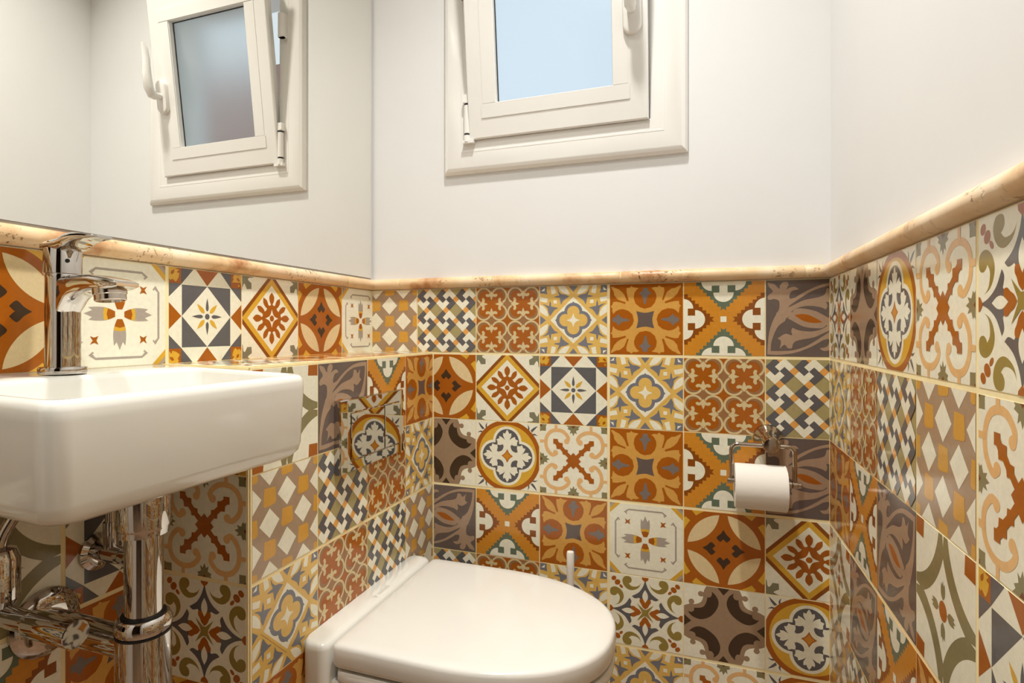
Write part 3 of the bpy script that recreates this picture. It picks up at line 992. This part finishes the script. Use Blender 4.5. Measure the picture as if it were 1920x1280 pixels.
# ------------------------------------------------------------------ bottle trap under the basin
tx, ty = 1.28, -5.0
tp = thing('bottle_trap', 'chrome bottle trap with thick waste pipe under the basin', 'waste trap', (tx, ty, -3.9))
bm = bmesh.new()
lathe(bm, (tx, ty, BB - .04), (0, 0, -1), [(0, .15), (.06, .15), (.07, .185), (.33, .185), (.35, .178), (.36, .175), (.40, .17), (.405, .13)], n=48)
finish('top_nut', bm, M['chrome'], tp, smooth=True, angle=.5)
bm = bmesh.new()
lathe(bm, (tx, ty, BB - .4), (0, 0, -1), [(0, .128), (.7, .128)], n=48)
finish('tail_pipe', bm, M['chrome'], tp, smooth=True, angle=.5)
bm = bmesh.new()
lathe(bm, (tx, ty, -2.77), (0, 0, -1), [(0, .135), (.0, .165), (.015, .18), (.05, .193), (.085, .193), (.11, .185), (.12, .18)], n=48)
finish('collar', bm, M['chrome'], tp, smooth=True, angle=.5)
bm = bmesh.new()
lathe(bm, (tx, ty, -2.755), (0, 0, -1), [(0, .13), (.005, .15), (.02, .155)], n=48)
lathe(bm, (tx, ty, -2.888), (0, 0, -1), [(0, .18), (.0, .188), (.015, .188), (.015, .18)], n=48)
finish('rubber_seal', bm, M['dark'], tp, smooth=True)
bm = bmesh.new()
lathe(bm, (tx, ty, -2.90), (0, 0, -1), [(0, .186), (.75, .186), (.76, .196), (.86, .196), (.96, .18), (1.0, .12)], n=48)
finish('bottle', bm, M['chrome'], tp, smooth=True, angle=.5)
bm = bmesh.new()
tube(bm, [(tx - .1, ty, -3.02), (XL + .05, ty, -3.02)], .115, n=32)
finish('waste_pipe', bm, M['chrome'], tp, smooth=True, angle=.5)
bm = bmesh.new()
lathe(bm, (XL + .02, ty, -3.02), (1, 0, 0), [(0, .27), (.03, .27), (.06, .24), (.08, .2), (.085, .116)], n=48)
finish('wall_rosette', bm, M['chrome'], tp, smooth=True, angle=.5)

# angle valves
def valve(y, z, length, label, rk):
    v_ = thing('angle_valve', label, 'water valve', (XL + .02, y, z), 'angle valves under the basin')
    bm = bmesh.new()
    lathe(bm, (XL + .02, y, z), (1, 0, 0), [(0, .16), (.03, .16), (.06, .12), (.065, .08)], n=36)
    finish('rosette', bm, M['chrome'], v_, smooth=True, angle=.5)
    bm = bmesh.new()
    lathe(bm, (XL + .08, y, z), (1, 0, 0), [(0, .075), (length * .5, .075), (length * .5 + .01, rk * .9), (length * .55, rk), (length, rk), (length + .006, rk * .96)], n=36)
    tube(bm, [(XL + .2, y, z), (XL + .2, y, z + .28)], .06)
    if rk > .09:
        lathe(bm, (XL + .2, y, z + .06), (0, 0, 1), [(0, .09), (.06, .125), (.36, .125), (.42, .10), (.44, .06)], n=32)
    finish('valve_body', bm, M['chrome'], v_, smooth=True, angle=.5)
    bm = bmesh.new()
    tube(bm, fillet([(XL + .2, y, z + .28), (XL + .2, y, z + .55), (.52, (y + fy) / 2, BB - .01)], .1), .045)
    finish('hose', bm, M['steel'], v_, smooth=True)
valve(-4.57, -2.60, .55, 'small chrome angle valve on the wall behind the waste pipe', .085)
valve(-5.42, -2.74, .93, 'chrome angle valve with long round knob left of the trap', .095)

# ------------------------------------------------------------------ toilet
def dshape(x0, x1, y0, y1, z, i=0.0, rb=.08, n=20, e=2.25):
    """D outline: straight back at x0, round front at x1"""
    x0, x1, y0, y1 = x0 + i, x1 - i, y0 + i, y1 - i
    yc, h = (y0 + y1) / 2, (y1 - y0) / 2
    xs = x0 + (x1 - x0) * .38
    out = []
    for k in range(n * 2 + 1):
        t = -PI / 2 + PI * k / (2 * n)
        cx, sx = math.cos(t), math.sin(t)
        out.append((xs + (x1 - xs) * abs(cx) ** (2 / e), yc + h * (1 if sx > 0 else -1) * abs(sx) ** (2 / e), z))
    for k in range(5):
        t = PI / 2 + PI / 2 * k / 4
        out.append((x0 + rb + rb * math.cos(t), y1 - rb + rb * math.sin(t), z))
    for k in range(5):
        t = PI + PI / 2 * k / 4
        out.append((x0 + rb + rb * math.cos(t), y0 + rb + rb * math.sin(t), z))
    return out
LX0, LX1, LY0, LY1, LZ = 1.60, 4.345, -3.13, -.70, -3.90
toi = thing('toilet', 'white wall-hung toilet with closed D-shaped lid', 'toilet', (XE + .02, -1.91, -5.9))
bm = bmesh.new()
lid = []
for i, z in ((.16, LZ + .004), (.06, LZ + .002), (.03, LZ - .006), (.01, LZ - .022), (0, LZ - .05), (0, LZ - .20), (.012, LZ - .235), (.03, LZ - .25)):
    lid.append(dshape(LX0, LX1, LY0, LY1, z, i, .07))
loft(bm, lid[::-1])
finish('lid', bm, M['seat'], toi, smooth=True, angle=.9)
bm = bmesh.new()
st_ = [dshape(LX0 + .03, LX1 - .01, LY0 + .01, LY1 - .01, z, i, .1) for i, z in ((.03, LZ - .42), (.005, LZ - .40), (0, LZ - .37), (0, LZ - .30), (.01, LZ - .28))]
loft(bm, st_)
finish('seat', bm, M['seat'], toi, smooth=True, angle=.9)
bm = bmesh.new()
bo = []
for i, z in ((.30, LZ - 2.0), (.24, LZ - 1.9), (.16, LZ - 1.5), (.08, LZ - 1.0), (.04, LZ - .62), (.03, LZ - .46), (.045, LZ - .425)):
    k = max(0, (i - .03)) * 2.6
    bo.append(dshape(XE + .02, LX1 - .02 - k, LY0 + .02, LY1 - .02, z, i * .8 if i > .05 else i, .12))
bo = [[(max(p[0], XE + .022), p[1], p[2]) for p in lp] for lp in bo]
loft(bm, bo)
finish('bowl', bm, M['ceramic'], toi, smooth=True, angle=.9)
bm = bmesh.new()
dk = []
for i, z in ((.0, LZ - .44), (0, LZ - .08), (.006, LZ - .035), (.025, LZ - .01), (.06, LZ)):
    dk.append(rrect(XE + .022, LX0 - .03 - i * 1.5, LY0 - .06 + i, LY1 + .02 - i, .10, z, 8))
loft(bm, dk)
finish('hinge_deck', bm, M['ceramic'], toi, smooth=True, angle=.9)
bm = bmesh.new()
# small grey maker's script on the deck
def ink(pts, w=.010):
    for (a, b), (c, e) in zip(pts[:-1], pts[1:]):
        dx, dy = c - a, e - b
        l = math.hypot(dx, dy)
        nx, ny = -dy / l * w / 2, dx / l * w / 2
        z = LZ + .0015
        bm.faces.new([bm.verts.new(p) for p in ((a + nx, b + ny, z), (a - nx, b - ny, z), (c - nx, e - ny, z), (c + nx, e + ny, z))])
ox, oy = 1.47, -2.05
ink([(ox - .03, oy - .02), (ox + .03, oy), (ox - .03, oy + .03)], .006)
for k in range(7):
    y = oy + .08 + k * .036
    ink([(ox + .02, y), (ox - .02 - (.02 if k in (3, 6) else 0), y + .008)], .007)
    ink([(ox + .018, y + .012), (ox + .018, y + .026)], .006)
finish('printed_mark', bm, M['grey_ink'], toi)

# ------------------------------------------------------------------ flush plate
FY0, FY1, FZb, FZt = -2.60, -1.12, -2.31, -1.455
fp = thing('flush_plate', 'chrome dual flush plate on the tiled cistern box above the toilet', 'flush plate', (XE + .02, (FY0 + FY1) / 2, FZb))
x_ = XE + .02
bm = bmesh.new()
def ry(y0, y1, z0, z1, x):
    return [(x, y0, z0), (x, y1, z0), (x, y1, z1), (x, y0, z1)]
byy0, byy1, bz0, bz1 = FY0 + .20, FY1 - .12, FZb + .12, FZt - .15
loft(bm, [ry(FY0, FY1, FZb, FZt, x_), ry(FY0, FY1, FZb, FZt, x_ + .07), ry(FY0 + .012, FY1 - .012, FZb + .012, FZt - .012, x_ + .085), ry(byy0, byy1, bz0, bz1, x_ + .085), ry(byy0, byy1, bz0, bz1, x_ + .06)], cap0=True, cap1=True)
finish('plate_frame', bm, M['chrome'], fp)
ym = byy0 + (byy1 - byy0) * .66
for (a, b, nm, rot) in ((byy0, ym, 'large_button', 1), (ym, byy1, 'small_button', -1)):
    bm = bmesh.new()
    loft(bm, [ry(a + .012, b - .006, bz0 + .014, bz1 - .014, x_ + .055), ry(a + .012, b - .006, bz0 + .014, bz1 - .014, x_ + .088), ry(a + .02, b - .014, bz0 + .022, bz1 - .022, x_ + .093)])
    finish(nm, bm, M['chrome'], fp)

# ------------------------------------------------------------------ toilet paper holder
px_, pz_ = 6.03, -2.05
ph = thing('toilet_paper_holder', 'chrome wire toilet paper holder on the back wall', 'toilet paper holder', (px_, -.02, pz_))
bm = bmesh.new()
lathe(bm, (px_, -.02, pz_ + .02), (0, -1, -.06), [(0, .178), (.02, .18), (.05, .17), (.09, .14), (.22, .105), (.40, .10), (.43, .09), (.435, .06)], n=40)
finish('mounting_boss', bm, M['steel'], ph, smooth=True, angle=.5)
AY = -.36
xa, xb, za, zb = 5.58, 6.29, pz_ - .02, -2.50
bm = bmesh.new()
tube(bm, fillet([(xa, AY, zb), (xa, AY, za), (xb, AY, za), (xb, AY, zb)], .09, 8), .028, n=14)
finish('wire_frame', bm, M['steel'], ph, smooth=True)
bm = bmesh.new()
lathe(bm, (xa - .05, AY, zb - .03), (1, 0, 0), [(0, .03), (.005, .038), (.1, .038), (.11, .03), (.69, .03), (.70, .042), (.725, .042), (.73, .036), (.74, .042), (.79, .042), (.795, .034), (.83, .034), (.84, .02)], n=20)
finish('spindle', bm, M['steel'], ph, smooth=True, angle=.5)
bm = bmesh.new()
rc = (AY, zb - .085)
r_ = .276
x0, x1 = xa + .0, 6.20
x0 = xa + .035
prof = [(0, .12), (0, r_ - .01), (.008, r_), (x1 - x0 - .008, r_), (x1 - x0, r_ - .01), (x1 - x0, .12)]
# hollow roll
loops = [ring((x0 + t, rc[0], rc[1]), (1, 0, 0), r, 56) for t, r in prof]
loft(bm, loops + [loops[0]], False, False)
bmesh.ops.remove_doubles(bm, verts=bm.verts, dist=1e-5)
# loose end of the sheet
loft(bm, [[(x0 + .003, rc[0] - r_ * math.cos(a) * 1.012, rc[1] - r_ * math.sin(a) * 1.012), (x1 - .003, rc[0] - r_ * math.cos(a) * 1.012, rc[1] - r_ * math.sin(a) * 1.012), (x1 - .003, rc[0] - r_ * math.cos(a) * 1.0, rc[1] - r_ * math.sin(a) * 1.0), (x0 + .003, rc[0] - r_ * math.cos(a) * 1.0, rc[1] - r_ * math.sin(a) * 1.0)] for a in [math.radians(t) for t in range(-60, 41, 5)]])
rl = finish('toilet_paper_roll', bm, M['paper'], smooth=True, angle=.6, origin=(5.9, rc[0], rc[1] - r_))
tag(rl, 'white toilet paper roll hanging on the chrome holder', 'toilet paper')

# ------------------------------------------------------------------ toilet brush
bx, by = 3.53, -.36
tb = thing('toilet_brush', 'white toilet brush handle rising behind the toilet lid', 'toilet brush', (bx, by, FLOOR))
bm = bmesh.new()
lathe(bm, (bx, by, FLOOR), (0, 0, 1), [(0, .27), (.03, .29), (.1, .29), (1.0, .27), (1.02, .25), (.95, .24), (.1, .24), (.08, .0)], n=36)
finish('holder', bm, M['plastic'], tb, smooth=True, angle=.6)
bm = bmesh.new()
lathe(bm, (bx, by, FLOOR + .2), (0, 0, 1), [(0, .1), (.05, .18), (.5, .18), (.6, .06), (1.1, .05), (2.2, .045), (2.5, .052), (-3.69 - FLOOR - .23, .052), (-3.69 - FLOOR - .205, .045), (-3.69 - FLOOR - .2, .0)], n=24)
finish('brush_handle', bm, M['plastic'], tb, smooth=True, angle=.6)

# ------------------------------------------------------------------ ceiling lamps
for i, (x, y) in enumerate(LAMPS):
    o = thing('ceiling_light', ['round ceiling downlight above the toilet', 'round ceiling downlight above the entrance'][i], 'ceiling light', (x, y, CEIL), 'ceiling downlights')
    bm = bmesh.new()
    lathe(bm, (x, y, CEIL), (0, 0, -1), [(0, .5), (.04, .5), (.06, .46), (.06, .36), (.02, .34)], n=36)
    finish('lamp_ring', bm, M['pvc'], o, smooth=True, angle=.5)
    bm = bmesh.new()
    lathe(bm, (x, y, CEIL - .015), (0, 0, -1), [(0, .33), (.03, .33), (.04, .3)], n=36)
    finish('lamp_lens', bm, M['bulb'], o)

for o in bpy.data.objects:
    if '_o' in o:
        del o['_o']
